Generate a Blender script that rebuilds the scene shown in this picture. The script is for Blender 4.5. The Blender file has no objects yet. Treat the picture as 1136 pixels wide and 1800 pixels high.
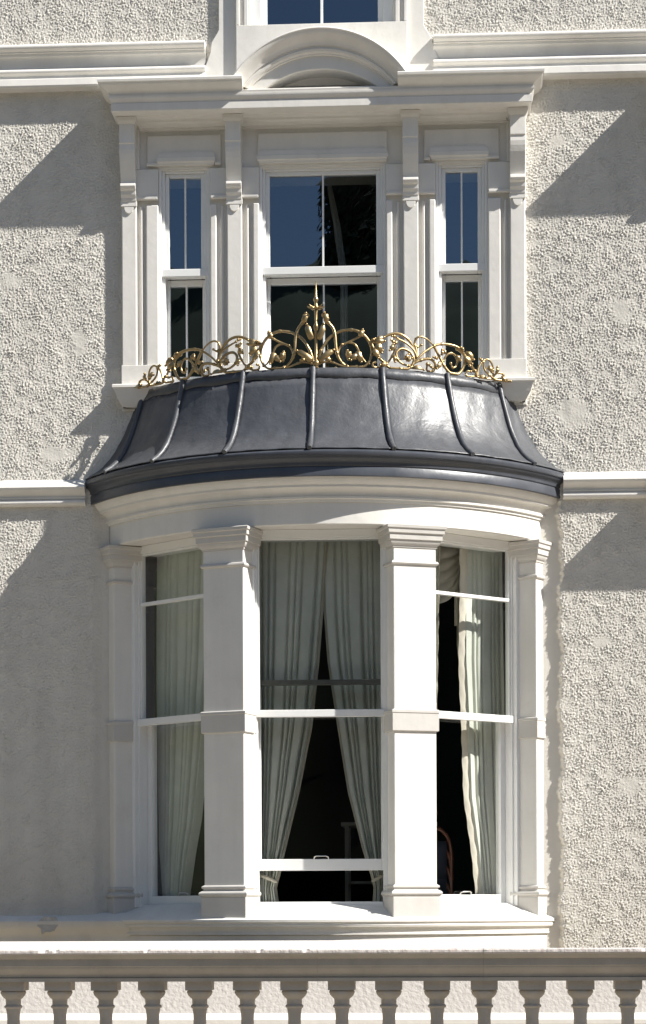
import bpy, bmesh, math, random
import numpy as np
from mathutils import Matrix, Vector

sc = bpy.context.scene
col = sc.collection
rad = math.radians
rng = random.Random(7)

# ------------------------------------------------------------------ camera
DIST = 15.6
YAW, ROLL = rad(3.1), rad(0.23)
fw = Vector((-math.sin(YAW), math.cos(YAW), 0))
r0 = Vector((math.cos(YAW), math.sin(YAW), 0))
u0 = Vector((0, 0, 1))
rt = r0 * math.cos(ROLL) - u0 * math.sin(ROLL)
up = u0 * math.cos(ROLL) + r0 * math.sin(ROLL)
cam_d = bpy.data.cameras.new('camera')
cam = bpy.data.objects.new('camera', cam_d)
col.objects.link(cam)
m = Matrix.Identity(4)
for i in range(3):
    m[i][0], m[i][1], m[i][2] = rt[i], up[i], -fw[i]
m[0][3], m[1][3], m[2][3] = DIST * math.sin(YAW), -DIST * math.cos(YAW), 0
cam.matrix_world = m
cam_d.sensor_fit = 'VERTICAL'
cam_d.sensor_height = 24
cam_d.lens = 52.0
cam_d.shift_y = 710 / 1800
cam_d.clip_end = 2000
sc.camera = cam

# ------------------------------------------------------------------ sun and sky
SX, SY, SZ = 2.75, -1.0, 2.68                      # towards the sun
sun_dir = Vector((SX, SY, SZ)).normalized()
elev = math.asin(sun_dir.z)
azim = math.atan2(sun_dir.x, sun_dir.y)          # clockwise from +Y
sun_d = bpy.data.lights.new('sun', 'SUN')
sun_d.energy = 4.6
sun_d.angle = rad(0.5)
sun_d.color = (1.0, 0.965, 0.905)
sun = bpy.data.objects.new('sun', sun_d)
sun.rotation_euler = sun_dir.to_track_quat('Z', 'Y').to_euler()
sun.location = sun_dir * 40
col.objects.link(sun)
w = bpy.data.worlds.new('World')
sc.world = w
w.use_nodes = True
nt = w.node_tree
sky = nt.nodes.new('ShaderNodeTexSky')
sky.sky_type = 'NISHITA'
sky.sun_disc = False
sky.sun_elevation = elev
sky.sun_rotation = azim
sky.air_density = 1.0
sky.dust_density = 0.6
sky.ozone_density = 1.5
bg = nt.nodes['Background']
bg.inputs['Strength'].default_value = 0.06
nt.links.new(sky.outputs[0], bg.inputs['Color'])
sc.view_settings.view_transform = 'Standard'
sc.view_settings.look = 'None'
sc.view_settings.exposure = 0.95
sc.view_settings.gamma = 1
sc.view_settings.use_curve_mapping = False
sc.cycles.transparent_max_bounces = 16
sc.cycles.max_bounces = 10
sc.cycles.diffuse_bounces = 5

# ------------------------------------------------------------------ materials
def material(name, base, rough=0.5, metal=0.0, mottle=0.0, mscale=3.0, bump=0.0, bscale=40.0,
             bdist=0.004, fine=0.0, fscale=250.0, dark=None, dscale=5.0, damt=0.0, rvar=0.0, spec=0.5, streak=0.0, sscale=9.0):
    M = bpy.data.materials.new(name)
    M.use_nodes = True
    t = M.node_tree
    N, L = t.nodes, t.links
    b = N['Principled BSDF']
    b.inputs['Roughness'].default_value = rough
    b.inputs['Metallic'].default_value = metal
    b.inputs['Specular IOR Level'].default_value = spec
    geo = N.new('ShaderNodeNewGeometry')
    pos = geo.outputs['Position']
    c = None
    rgb = N.new('ShaderNodeRGB')
    rgb.outputs[0].default_value = (*base, 1)
    c = rgb.outputs[0]
    if mottle:
        n = N.new('ShaderNodeTexNoise')
        n.inputs['Scale'].default_value = mscale
        n.inputs['Detail'].default_value = 6
        n.inputs['Roughness'].default_value = 0.65
        L.new(pos, n.inputs['Vector'])
        mr = N.new('ShaderNodeMapRange')
        mr.inputs['From Min'].default_value = 0.3
        mr.inputs['From Max'].default_value = 0.7
        mr.inputs['To Min'].default_value = 1 - mottle
        mr.inputs['To Max'].default_value = 1 + mottle * 0.5
        L.new(n.outputs[0], mr.inputs['Value'])
        mx = N.new('ShaderNodeVectorMath')
        mx.operation = 'SCALE'
        L.new(c, mx.inputs[0])
        L.new(mr.outputs[0], mx.inputs['Scale'])
        c = mx.outputs[0]
    if dark:
        n = N.new('ShaderNodeTexNoise')
        n.inputs['Scale'].default_value = dscale
        n.inputs['Detail'].default_value = 8
        n.inputs['Roughness'].default_value = 0.7
        L.new(pos, n.inputs['Vector'])
        mr = N.new('ShaderNodeMapRange')
        mr.inputs['From Min'].default_value = 0.56
        mr.inputs['From Max'].default_value = 0.72
        mr.inputs['To Max'].default_value = damt
        L.new(n.outputs[0], mr.inputs['Value'])
        mx = N.new('ShaderNodeMix')
        mx.data_type = 'RGBA'
        mx.inputs['B'].default_value = (*dark, 1)
        L.new(mr.outputs[0], mx.inputs['Factor'])
        L.new(c, mx.inputs['A'])
        c = mx.outputs['Result']
    if streak:
        sp = N.new('ShaderNodeVectorMath')
        sp.operation = 'MULTIPLY'
        sp.inputs[1].default_value = (sscale, sscale, sscale * 0.07)
        L.new(pos, sp.inputs[0])
        n = N.new('ShaderNodeTexNoise')
        n.inputs['Scale'].default_value = 1.0
        n.inputs['Detail'].default_value = 5
        L.new(sp.outputs[0], n.inputs['Vector'])
        mr = N.new('ShaderNodeMapRange')
        mr.inputs['From Min'].default_value = 0.35
        mr.inputs['From Max'].default_value = 0.72
        mr.inputs['To Min'].default_value = 1 + streak * 0.4
        mr.inputs['To Max'].default_value = 1 - streak
        L.new(n.outputs[0], mr.inputs['Value'])
        mx = N.new('ShaderNodeVectorMath')
        mx.operation = 'SCALE'
        L.new(c, mx.inputs[0])
        L.new(mr.outputs[0], mx.inputs['Scale'])
        c = mx.outputs[0]
    L.new(c, b.inputs['Base Color'])
    h = None
    for amt, s in ((bump, bscale), (fine, fscale)):
        if not amt:
            continue
        n = N.new('ShaderNodeTexNoise')
        n.inputs['Scale'].default_value = s
        n.inputs['Detail'].default_value = 4
        L.new(pos, n.inputs['Vector'])
        bm = N.new('ShaderNodeBump')
        bm.inputs['Strength'].default_value = amt
        bm.inputs['Distance'].default_value = bdist if s == bscale else bdist * bscale / fscale
        L.new(n.outputs[0], bm.inputs['Height'])
        if h:
            L.new(h, bm.inputs['Normal'])
        h = bm.outputs[0]
    if h:
        L.new(h, b.inputs['Normal'])
    if rvar:
        n = N.new('ShaderNodeTexNoise')
        n.inputs['Scale'].default_value = 9
        n.inputs['Detail'].default_value = 5
        L.new(pos, n.inputs['Vector'])
        mr = N.new('ShaderNodeMapRange')
        mr.inputs['From Min'].default_value = 0.3
        mr.inputs['From Max'].default_value = 0.7
        mr.inputs['To Min'].default_value = rough - rvar
        mr.inputs['To Max'].default_value = rough + rvar
        L.new(n.outputs[0], mr.inputs['Value'])
        L.new(mr.outputs[0], b.inputs['Roughness'])
    return M

M_TRIM = material('cream_masonry_paint', (0.74, 0.718, 0.67), 0.55, mottle=0.05, mscale=4, bump=0.35, bscale=14,
                  bdist=0.006, fine=0.12, fscale=120, dark=(0.52, 0.48, 0.42), dscale=5.5, damt=0.26, streak=0.05)
M_STUCCO = material('pebbledash_stucco', (0.665, 0.635, 0.575), 0.8, streak=0.09, sscale=6, mottle=0.05, mscale=2.2, bump=0.35, bscale=150,
                    bdist=0.002, fine=0.2, fscale=330, dark=(0.54, 0.51, 0.46), dscale=2.1, damt=0.2, spec=0.2)
M_ROUGH = material('rough_low_wall_render', (0.50, 0.47, 0.435), 0.8, mottle=0.05, bump=0.6, bscale=38,
                   bdist=0.012, fine=0.2, fscale=140, spec=0.2)
M_TAUPE = material('taupe_masonry_paint', (0.575, 0.55, 0.51), 0.55, mottle=0.05, mscale=4, bump=0.35, bscale=14,
                   bdist=0.006, fine=0.12, fscale=120, dark=(0.45, 0.42, 0.37), dscale=5.5, damt=0.2, streak=0.05)
M_FRAME = material('white_window_paint', (0.81, 0.81, 0.79), 0.35, mottle=0.03, mscale=6, bump=0.1, bscale=30, bdist=0.003)
M_LEAD = material('lead_sheet_paint', (0.078, 0.082, 0.091), 0.42, mottle=0.15, mscale=4, bump=0.45, bscale=11,
                  bdist=0.012, fine=0.5, fscale=55, dark=(0.17, 0.18, 0.19), dscale=7, damt=0.22, rvar=0.08, streak=0.16, sscale=14)
M_GUTTER = material('slate_gutter_paint', (0.062, 0.068, 0.082), 0.36, mottle=0.2, mscale=6, bump=0.2, bscale=16, bdist=0.006, rvar=0.07)
M_GOLD = material('gilded_iron', (0.46, 0.335, 0.17), 0.38, metal=0.9, mottle=0.25, mscale=18, bump=0.3, bscale=90, bdist=0.002, rvar=0.08)
M_STONE = material('weathered_balustrade_paint', (0.47, 0.43, 0.375), 0.7, mottle=0.14, mscale=5, bump=0.4, bscale=22,
                   bdist=0.005, fine=0.25, fscale=140, dark=(0.2, 0.185, 0.17), dscale=4, damt=0.35, spec=0.3)
M_CHIP = material('chipped_coping_edge', (0.62, 0.57, 0.53), 0.75, mottle=0.12, mscale=12, bump=0.7, bscale=40,
                  bdist=0.008, fine=0.4, fscale=130, dark=(0.30, 0.16, 0.12), dscale=14, damt=0.5, spec=0.2)
M_PAVE = material('terrace_paving', (0.44, 0.375, 0.28), 0.85, mottle=0.15, mscale=1.5, bump=0.3, bscale=20)
M_ROAD = material('street_ground', (0.17, 0.155, 0.135), 0.9, mottle=0.2, mscale=0.4)
M_HILL = material('wooded_hill', (0.045, 0.055, 0.03), 0.95, mottle=0.5, mscale=0.25)
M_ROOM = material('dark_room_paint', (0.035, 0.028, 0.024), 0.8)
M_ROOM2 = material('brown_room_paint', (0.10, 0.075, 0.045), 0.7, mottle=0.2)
M_WOOD = material('mahogany_chair_wood', (0.15, 0.052, 0.03), 0.2)
M_SEAT = material('dark_blue_upholstery', (0.03, 0.035, 0.06), 0.85)
M_RAIL = material('dark_sash_rail_paint', (0.13, 0.13, 0.11), 0.5, mottle=0.25, mscale=20)
M_METAL = material('brass_lift_handle', (0.6, 0.58, 0.55), 0.3, metal=0.9)
M_SOIL = material('grey_filler', (0.61, 0.585, 0.535), 0.85, mottle=0.25, mscale=20, bump=0.4, bscale=30)
M_CHINA = material('white_china', (0.75, 0.75, 0.72), 0.3)

def cloth(name, base, trans, folds=0.0):
    M = material(name, base, 0.85, mottle=0.10, mscale=7, bump=0.25, bscale=120, bdist=0.002, spec=0.1)
    t = M.node_tree
    b = t.nodes['Principled BSDF']
    tr = t.nodes.new('ShaderNodeBsdfTranslucent')
    tr.inputs[0].default_value = (*[min(1, x * 1.15) for x in base], 1)
    mx = t.nodes.new('ShaderNodeMixShader')
    mx.inputs[0].default_value = trans
    out = t.nodes['Material Output']
    t.links.new(b.outputs[0], mx.inputs[1])
    t.links.new(tr.outputs[0], mx.inputs[2])
    t.links.new(mx.outputs[0], out.inputs[0])
    return M

M_SAGE = cloth('sage_curtain_cloth', (0.63, 0.65, 0.58), 0.08)
M_CREAM = cloth('cream_curtain_cloth', (0.72, 0.67, 0.57), 0.15)
M_LINING = cloth('curtain_lining_cloth', (0.50, 0.47, 0.39), 0.15)
M_NET = cloth('pale_drape_cloth', (0.55, 0.55, 0.52), 0.3)

def glass_mat(name, tint, k, refl=(1, 1, 1)):
    M = bpy.data.materials.new(name)
    M.use_nodes = True
    t = M.node_tree
    t.nodes.clear()
    N, L = t.nodes, t.links
    out = N.new('ShaderNodeOutputMaterial')
    tr = N.new('ShaderNodeBsdfTransparent')
    tr.inputs[0].default_value = (*tint, 1)
    gl = N.new('ShaderNodeBsdfGlossy')
    gl.inputs['Roughness'].default_value = 0.0
    gl.inputs[0].default_value = (*refl, 1)
    geo = N.new('ShaderNodeNewGeometry')
    n = N.new('ShaderNodeTexNoise')
    n.inputs['Scale'].default_value = 3.5
    n.inputs['Detail'].default_value = 1
    L.new(geo.outputs['Position'], n.inputs['Vector'])
    bm = N.new('ShaderNodeBump')
    bm.inputs['Strength'].default_value = 0.02
    bm.inputs['Distance'].default_value = 0.02
    L.new(n.outputs[0], bm.inputs['Height'])
    L.new(bm.outputs[0], gl.inputs['Normal'])
    fr = N.new('ShaderNodeLayerWeight')
    fr.inputs['Blend'].default_value = 0.2
    mu = N.new('ShaderNodeMath')
    mu.operation = 'MULTIPLY_ADD'
    mu.inputs[1].default_value = 0.9
    mu.inputs[2].default_value = k
    mu.use_clamp = True
    L.new(fr.outputs['Fresnel'], mu.inputs[0])
    mx = N.new('ShaderNodeMixShader')
    L.new(mu.outputs[0], mx.inputs[0])
    L.new(tr.outputs[0], mx.inputs[1])
    L.new(gl.outputs[0], mx.inputs[2])
    L.new(mx.outputs[0], out.inputs[0])
    return M

M_GLASS = glass_mat('window_glass', (0.96, 0.97, 0.965), 0.035)
M_DGLASS = glass_mat('double_glazing', (0.80, 0.83, 0.83), 0.17, (0.72, 0.86, 1.0))

# ------------------------------------------------------------------ mesh helpers
# all shapes are given as x (right), o (outwards from the house wall), z (up); world y = -o
class MB:
    def __init__(self, frame=None):
        self.v, self.f, self.frame = [], [], frame

    def pt(self, x, o, z):
        if self.frame:
            cx, co, th = self.frame
            x, o = cx + x * math.cos(th) + o * math.sin(th), co - x * math.sin(th) + o * math.cos(th)
        self.v.append((x, -o, z))
        return len(self.v) - 1

    def box(self, x0, x1, o0, o1, z0, z1):
        i = [self.pt(x, o, z) for z in (z0, z1) for o in (o0, o1) for x in (x0, x1)]
        for q in ((0, 1, 3, 2), (4, 6, 7, 5), (0, 4, 5, 1), (2, 3, 7, 6), (0, 2, 6, 4), (1, 5, 7, 3)):
            self.f.append([i[k] for k in q])
        return self

    def grid(self, P, close_u=False, close_v=False):
        nu, nv = len(P), len(P[0])
        i = [[self.pt(*p) for p in row] for row in P]
        for a in range(nu - (0 if close_u else 1)):
            for b in range(nv - (0 if close_v else 1)):
                a2, b2 = (a + 1) % nu, (b + 1) % nv
                self.f.append([i[a][b], i[a2][b], i[a2][b2], i[a][b2]])
        return i

    def sweep(self, prof, path, closed=False):
        """closed profile [(offset, z)] along a plan polyline [(x, o)], mitred; the left side of the path is outwards"""
        n = len(path)
        rows = []
        for k in range(n):
            p = Vector(path[k])
            if closed:
                a, b = p - Vector(path[k - 1]), Vector(path[(k + 1) % n]) - p
            else:
                a = p - Vector(path[k - 1]) if k else None
                b = Vector(path[k + 1]) - p if k < n - 1 else None
                a, b = a or b, b or a
            a, b = a.normalized(), b.normalized()
            na, nb = Vector((-a.y, a.x)), Vector((-b.y, b.x))
            mit = (na + nb) / (1 + na.dot(nb))
            rows.append([(p.x + mit.x * o, p.y + mit.y * o, z) for o, z in prof])
        i = self.grid(rows, close_u=closed, close_v=True)
        if not closed:
            self.f.append(list(reversed(i[0])))
            self.f.append(i[-1])
        return self

    def revolve(self, prof, t0=None, t1=None, n=64, cap=True, closed=True):
        """closed profile [(R, z)] swept round the bay's axis; without t0/t1 it dies into the wall"""
        rows = []
        for k in range(n + 1):
            row = []
            for R, z in prof:
                tm = math.acos(min(1, (BC - 0.04) / R))
                a0 = -tm if t0 is None else t0
                a1 = tm if t1 is None else t1
                th = a0 + (a1 - a0) * k / n
                row.append((GX + R * math.sin(th), R * math.cos(th) - BC, z))
            rows.append(row)
        i = self.grid(rows, close_v=closed)
        if cap and closed:
            self.f.append(list(reversed(i[0])))
            self.f.append(i[-1])
        return self

    def prism(self, poly, axis, a0, a1):
        """polygon extruded along x (poly = (o, z)), o (poly = (x, z)) or z (poly = (x, o))"""
        def put(p, a):
            return self.pt(*((a, p[0], p[1]) if axis == 'x' else (p[0], a, p[1]) if axis == 'o' else (p[0], p[1], a)))
        A, B = [put(p, a0) for p in poly], [put(p, a1) for p in poly]
        n = len(poly)
        self.f.append(A)
        self.f.append(list(reversed(B)))
        for k in range(n):
            self.f.append([A[k], B[k], B[(k + 1) % n], A[(k + 1) % n]])
        return self

    def tube(self, pts, radii, sides=6, cap=True):
        pts = [Vector(p) for p in pts]
        n = len(pts)
        if not hasattr(radii, '__len__'):
            radii = [radii] * n
        ref = None
        rows = []
        for k in range(n):
            t = (pts[min(k + 1, n - 1)] - pts[max(k - 1, 0)]).normalized()
            if ref is None:
                ref = t.orthogonal().normalized()
            ref = (ref - t * ref.dot(t)).normalized()
            b = t.cross(ref)
            rows.append([tuple(pts[k] + (ref * math.cos(a) + b * math.sin(a)) * radii[k])
                         for a in (2 * math.pi * s / sides for s in range(sides))])
        i = self.grid(rows, close_v=True)
        if cap:
            self.f.append(list(reversed(i[0])))
            self.f.append(i[-1])
        return self

    def lathe(self, prof, cx, co, n=16):
        rows = [[(cx + r * math.cos(2 * math.pi * k / n), co + r * math.sin(2 * math.pi * k / n), z) for k in range(n)]
                for r, z in prof]
        i = self.grid(rows, close_v=True)
        self.f.append(list(reversed(i[0])))
        self.f.append(i[-1])
        return self

    def blob(self, c, r, sz=(1, 1, 1), n=6):
        rows = []
        for a in range(1, n):
            ph = math.pi * a / n
            rows.append([(c[0] + sz[0] * r * math.sin(ph) * math.cos(2 * math.pi * k / 8),
                          c[1] + sz[1] * r * math.sin(ph) * math.sin(2 * math.pi * k / 8),
                          c[2] + sz[2] * r * math.cos(ph)) for k in range(8)])
        i = self.grid(rows, close_v=True)
        self.f.append(list(reversed(i[0])))
        self.f.append(i[-1])
        return self

    def build(self, name, mat, parent=None, smooth=None, bevel=0.0, label=None):
        me = bpy.data.meshes.new(name)
        org = Vector((0, 0, 0))
        p = parent
        while p:
            org += Vector(p.location)
            p = p.parent
        me.from_pydata([(a - org.x, b - org.y, c - org.z) for a, b, c in self.v], [], self.f)
        bm = bmesh.new()
        bm.from_mesh(me)
        bmesh.ops.recalc_face_normals(bm, faces=bm.faces)
        bm.to_mesh(me)
        bm.free()
        if smooth:
            me.shade_smooth()
            me.set_sharp_from_angle(angle=rad(smooth))
        me.materials.append(mat)
        o = bpy.data.objects.new(name, me)
        col.objects.link(o)
        if parent:
            o.parent = parent
        if bevel:
            b = o.modifiers.new('edge', 'BEVEL')
            b.width = bevel
            b.segments = 2
            b.limit_method = 'ANGLE'
            b.angle_limit = rad(50)
        if label:
            o['label'] = label
        return o

def thing(name, label, cat, loc=(0, 0, 0), group=None):
    o = bpy.data.objects.new(name, None)
    o.empty_display_size = 0.3
    o.location = loc
    col.objects.link(o)
    o['label'], o['category'] = label, cat
    if group:
        o['group'] = group
    return o

def tag(o, label, cat, group=None):
    o['label'], o['category'] = label, cat
    if group:
        o['group'] = group
    return o

def structure(o):
    o['kind'] = 'structure'
    return o

def children_of(o):
    return [c for c in bpy.data.objects if c.parent == o]

GX = 0.02            # centre line of the bay and of the windows above it
BC = 1.005           # the bay's axis lies this far behind the wall face
GROUND = -4.4

def arc(c, a0, a1, r, n=6, k=1.0):
    """points of an arc in an (offset, z) profile"""
    return [(c[0] + r * math.cos(rad(a0 + (a1 - a0) * i / n)), c[1] + k * r * math.sin(rad(a0 + (a1 - a0) * i / n))) for i in range(n + 1)]

# ------------------------------------------------------------------ ground, street, hill
structure(MB().box(-400, 400, -400, 400, GROUND - 0.5, GROUND).build('ground', M_ROAD))
structure(MB().box(-12, 12, 0.0, 3.2, GROUND + 0.004, -1.05).build('terrace', M_PAVE))
hb = MB()
rows = []
hr = random.Random(3)
ph = [(hr.randint(2, 26), hr.uniform(0, 6.28), hr.uniform(0.3, 1.0)) for _ in range(9)]
for a in range(181):
    an = rad(-118 + 236 * a / 180)
    row = []
    for b in range(10):
        t = min(b / 8, 1.0)
        crest = 31.8 + sum(math.sin(an * f + q) * g for f, q, g in ph) * 0.30 + hr.uniform(-0.3, 0.3)
        z = GROUND - 0.1 + (crest - GROUND) * (math.sin(t * math.pi / 2) ** 1.3)
        R_ = 62 + t * 32 + hr.uniform(-1, 1) * (b < 8)
        if b == 9:
            R_, z = 145, GROUND - 0.1
        row.append((R_ * math.sin(an), R_ * math.cos(an), z + (hr.uniform(-0.9, 0.9) if 0 < b < 8 else 0)))
    rows.append(row)
hb.grid(rows)
structure(hb.build('hill', M_HILL, smooth=60))

# slim tree added on the ridge, unseen directly: its reflection darkens half a pane
tree = thing('added_cypress', 'slim cypress added out of view to darken the right half of the upper middle pane', 'tree', (-3.0, -88, 27.0))
MB().tube([(-3.0, 88, 26.0), (-3.05, 88, 30.0), (-3.0, 88, 36.0)], [0.22, 0.16, 0.05], 8).build('trunk', M_HILL, tree)
tr = random.Random(17)
lf = MB()
for i in range(12000):
    zz = 29.0 + 9.5 * tr.random()
    rr0 = 1.5 * (1 - ((zz - 31.5) / 7.2) ** 2) * (0.75 + 0.5 * tr.random())
    an, q = tr.uniform(0, 6.283), tr.random() ** 0.5
    cx_, cy_ = -3.0 + rr0 * q * math.cos(an), 88 + rr0 * q * math.sin(an)
    s_ = tr.uniform(0.12, 0.30)
    d1, d2 = tr.uniform(-s_, s_), tr.uniform(-s_, s_)
    lf.f.append([lf.pt(cx_ - s_, cy_ + d1, zz), lf.pt(cx_ + d2, cy_ - s_, zz + s_ * 0.3), lf.pt(cx_ + s_ * 0.4, cy_ + d2, zz + s_ * 1.9)])
lf.build('crown', M_HILL, tree)

# ------------------------------------------------------------------ the house
house = thing('house', 'cream stuccoed house front with a bow window under a lead roof', 'house', (0, 0, GROUND))

# wall core with openings
def wall_cells():
    holes = [(GX - 1.36, GX + 1.36, -0.75, 2.60),
             (GX - 1.155, GX - 0.79, 3.735, 5.25), (GX - 0.445, GX + 0.445, 3.735, 5.25), (GX + 0.79, GX + 1.155, 3.735, 5.25),
             (GX - 0.50, GX + 0.50, 6.235, 7.9)]
    xs = sorted({-6.0, 7.5} | {h[0] for h in holes} | {h[1] for h in holes})
    zs = sorted({GROUND, 8.6} | {h[2] for h in holes} | {h[3] for h in holes})
    mb = MB()
    for a in range(len(xs) - 1):
        for b in range(len(zs) - 1):
            cx, cz = (xs[a] + xs[a + 1]) / 2, (zs[b] + zs[b + 1]) / 2
            if not any(h[0] < cx < h[1] and h[2] < cz < h[3] for h in holes):
                mb.box(xs[a], xs[a + 1], -0.35, -0.012, zs[b], zs[b + 1])
    return mb
wall = wall_cells().build('wall', M_STUCCO, house)

# pebble-dash coat as real relief
def band_noise(nx, nz, step, lo, hi, seed, aniso=1.0):
    """white noise kept between the wavelengths lo and hi (metres), unit variance"""
    r = np.random.default_rng(seed)
    F = np.fft.rfft2(r.standard_normal((nx, nz)))
    kx = np.fft.fftfreq(nx, step)[:, None]
    kz = np.fft.rfftfreq(nz, step)[None, :] * aniso
    k = np.sqrt(kx * kx + kz * kz) + 1e-9
    F *= np.exp(-(k * lo) ** 2 * 0.7) * (1 - np.exp(-(k * hi) ** 2 * 0.7))
    n = np.fft.irfft2(F, s=(nx, nz))
    return n / n.std()

def stucco(name, x0, x1, z0, z1, seed, step=0.0051, base=None, flats=()):
    nx, nz = int((x1 - x0) / step) + 1, int((z1 - z0) / step) + 1
    xs, zs = np.linspace(x0, x1, nx), np.linspace(z0, z1, nz)
    n = band_noise(nx, nz, step, 0.0125, 0.030, seed) + 0.38 * band_noise(nx, nz, step, 0.021, 0.055, seed + 1)
    n = np.where(n > 0, n, 0.7 * n)
    big = band_noise(nx, nz, step, 0.10, 0.45, seed + 2)
    amp = np.clip(0.95 + 0.17 * big, 0.35, 1.4)
    smooth_ = np.clip((band_noise(nx, nz, step, 0.09, 0.3, seed + 3) - 2.6) * 2, 0, 1)
    amp = amp * (1 - 0.85 * smooth_)
    for fx_, fz_, rx_, rz_ in flats:                                 # trowelled repairs
        q = ((xs[:, None] - fx_) / rx_) ** 2 + ((zs[None, :] - fz_) / rz_) ** 2 + 0.35 * band_noise(nx, nz, step, 0.03, 0.09, seed + 7)
        amp = amp * (1 - 0.82 * np.clip(1.6 - q, 0, 1))
    h = STUCCO_AMP * n * amp + 0.0006 * big
    if base is not None:
        h = h * base(xs[:, None], zs[None, :])[1] + base(xs[:, None], zs[None, :])[0]
    h += 0.012
    co = np.empty((nx, nz, 3))
    co[..., 0] = xs[:, None]
    co[..., 1] = -h
    co[..., 2] = zs[None, :] - GROUND
    idx = np.arange(nx * nz).reshape(nx, nz)
    q = np.stack([idx[:-1, :-1], idx[1:, :-1], idx[1:, 1:], idx[:-1, 1:]], -1).reshape(-1, 4)
    me = bpy.data.meshes.new(name)
    me.vertices.add(nx * nz)
    me.vertices.foreach_set('co', co.reshape(-1))
    me.loops.add(q.size)
    me.loops.foreach_set('vertex_index', q.reshape(-1).astype(np.int32))
    me.polygons.add(len(q))
    me.polygons.foreach_set('loop_start', np.arange(0, q.size, 4, dtype=np.int32))
    me.polygons.foreach_set('loop_total', np.full(len(q), 4, dtype=np.int32))
    me.update(calc_edges=True)
    me.shade_smooth()
    me.materials.append(M_STUCCO)
    o = bpy.data.objects.new(name, me)
    o.parent = house
    col.objects.link(o)
    return o
STUCCO_AMP = 0.0023

def coat_edge(xe, sgn):
    def f(X, Z):
        k = 1.0 if sgn > 0 else 0.15
        wob = k * (0.010 * np.sin(Z * 9.1 + 1) + 0.008 * np.sin(Z * 23.0) + 0.005 * np.sin(Z * 61.0) + 0.004 * np.sin(Z * 140.0))
        t = np.clip((sgn * (X - xe) + wob) / (0.022 if sgn > 0 else 0.09) + 0.5, 0, 1)
        low = (Z < 2.92) * 1.0
        t = t * t * (3 - 2 * t)
        return 0.036 * (t - 1) * low + 0.026, np.where(low > 0, (0.15 if sgn > 0 else 0.6) + (0.85 if sgn > 0 else 0.4) * t, 1.0)
    return f
# the lower coat stands proud of a smooth margin beside the bay
def lift(f):
    return lambda X, Z: (f(X, Z)[0] + 0.0 * X, f(X, Z)[1])
stucco('pebbledash_coat', -2.75, -1.50, -0.9, 2.95, 11, base=lift(coat_edge(-1.585, -1)))
stucco('pebbledash_coat', -2.75, -1.2, 2.95, 6.8, 12, base=lambda X, Z: (0.026 + 0 * X, 1 + 0 * X * Z), flats=((-1.88, 3.27, 0.10, 0.05), (-2.2, 4.5, 0.07, 0.05), (-1.7, 4.05, 0.05, 0.09)))
stucco('pebbledash_coat', 1.52, 2.75, -0.9, 2.95, 23, base=lift(coat_edge(1.668, 1)), flats=((2.15, 0.9, 0.08, 0.06), (1.95, 1.9, 0.06, 0.04)))
stucco('pebbledash_coat', 1.24, 2.75, 2.95, 6.8, 24, base=lambda X, Z: (0.026 + 0 * X, 1 + 0 * X * Z), flats=((1.76, 3.50, 0.10, 0.11), (2.1, 4.2, 0.06, 0.08), (1.66, 5.4, 0.05, 0.04)))
stucco('pebbledash_coat', -1.2, -0.66, 5.95, 6.8, 31, base=lambda X, Z: (0.026 + 0 * X, 1 + 0 * X * Z))
stucco('pebbledash_coat', 0.66, 1.24, 5.95, 6.8, 41, base=lambda X, Z: (0.026 + 0 * X, 1 + 0 * X * Z))
stucco('pebbledash_coat', -5.0, -2.75, -1.3, 8.0, 51, step=0.016, base=lambda X, Z: (0.026 + 0 * X, 1 + 0 * X * Z))
stucco('pebbledash_coat', 2.75, 5.0, -1.3, 8.0, 61, step=0.016, base=lambda X, Z: (0.026 + 0 * X, 1 + 0 * X * Z))

# string courses
def cyma(o0, z0, o1, z1, n=8):
    """S curve from (o0, z0) to (o1, z1)"""
    return [(o0 + (o1 - o0) * (0.5 - 0.5 * math.cos(math.pi * i / n)), z0 + (z1 - z0) * i / n) for i in range(n + 1)]
def cove(o0, z0, o1, z1, n=7):
    """hollow quarter curve going down from (o0, z0) to (o1, z1)"""
    return [(o0 + (o1 - o0) * math.sin(math.pi / 2 * i / n), z0 + (z1 - z0) * (1 - math.cos(math.pi / 2 * i / n))) for i in range(n + 1)]
UP = [(-0.05, 6.145), (0.07, 6.135)] + arc((0.085, 6.113), 80, -80, 0.022) + [(0.08, 6.085), (0.08, 6.078), (0.068, 6.076), (0.066, 6.062)] \
    + cove(0.064, 6.058, 0.036, 5.985) + [(0.036, 5.972)] + arc((0.052, 5.952), 100, -80, 0.019) + [(0.05, 5.925), (0.055, 5.905), (0.085, 5.893)] \
    + [(0.10, 5.885), (0.105, 5.84), (0.098, 5.828), (-0.05, 5.822)]
LOW = [(-0.05, 3.095), (0.03, 3.085), (0.10, 3.032), (0.104, 3.02)] + cyma(0.10, 3.012, 0.05, 2.962) + [(0.058, 2.957), (0.058, 2.946), (0.05, 2.943)] \
    + arc((0.05, 2.92), 80, -80, 0.021) + [(0.04, 2.897), (-0.05, 2.895)]
MB().sweep(UP, [(-6, 0.024), (-0.80, 0.024)]).build('string_course', M_TRIM, house, smooth=35)
MB().sweep(UP, [(0.80, 0.024), (7.5, 0.024)]).build('string_course', M_TRIM, house, smooth=35)
MB().sweep(LOW, [(-6, 0.012), (-1.66, 0.012)]).build('string_course', M_TRIM, house, smooth=35)
MB().sweep(LOW, [(1.69, 0.012), (7.5, 0.012)]).build('string_course', M_TRIM, house, smooth=35)

# ---- the three light window over the bay
upper_parts = []
def U(o):
    upper_parts.append(o)
    return o
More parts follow.
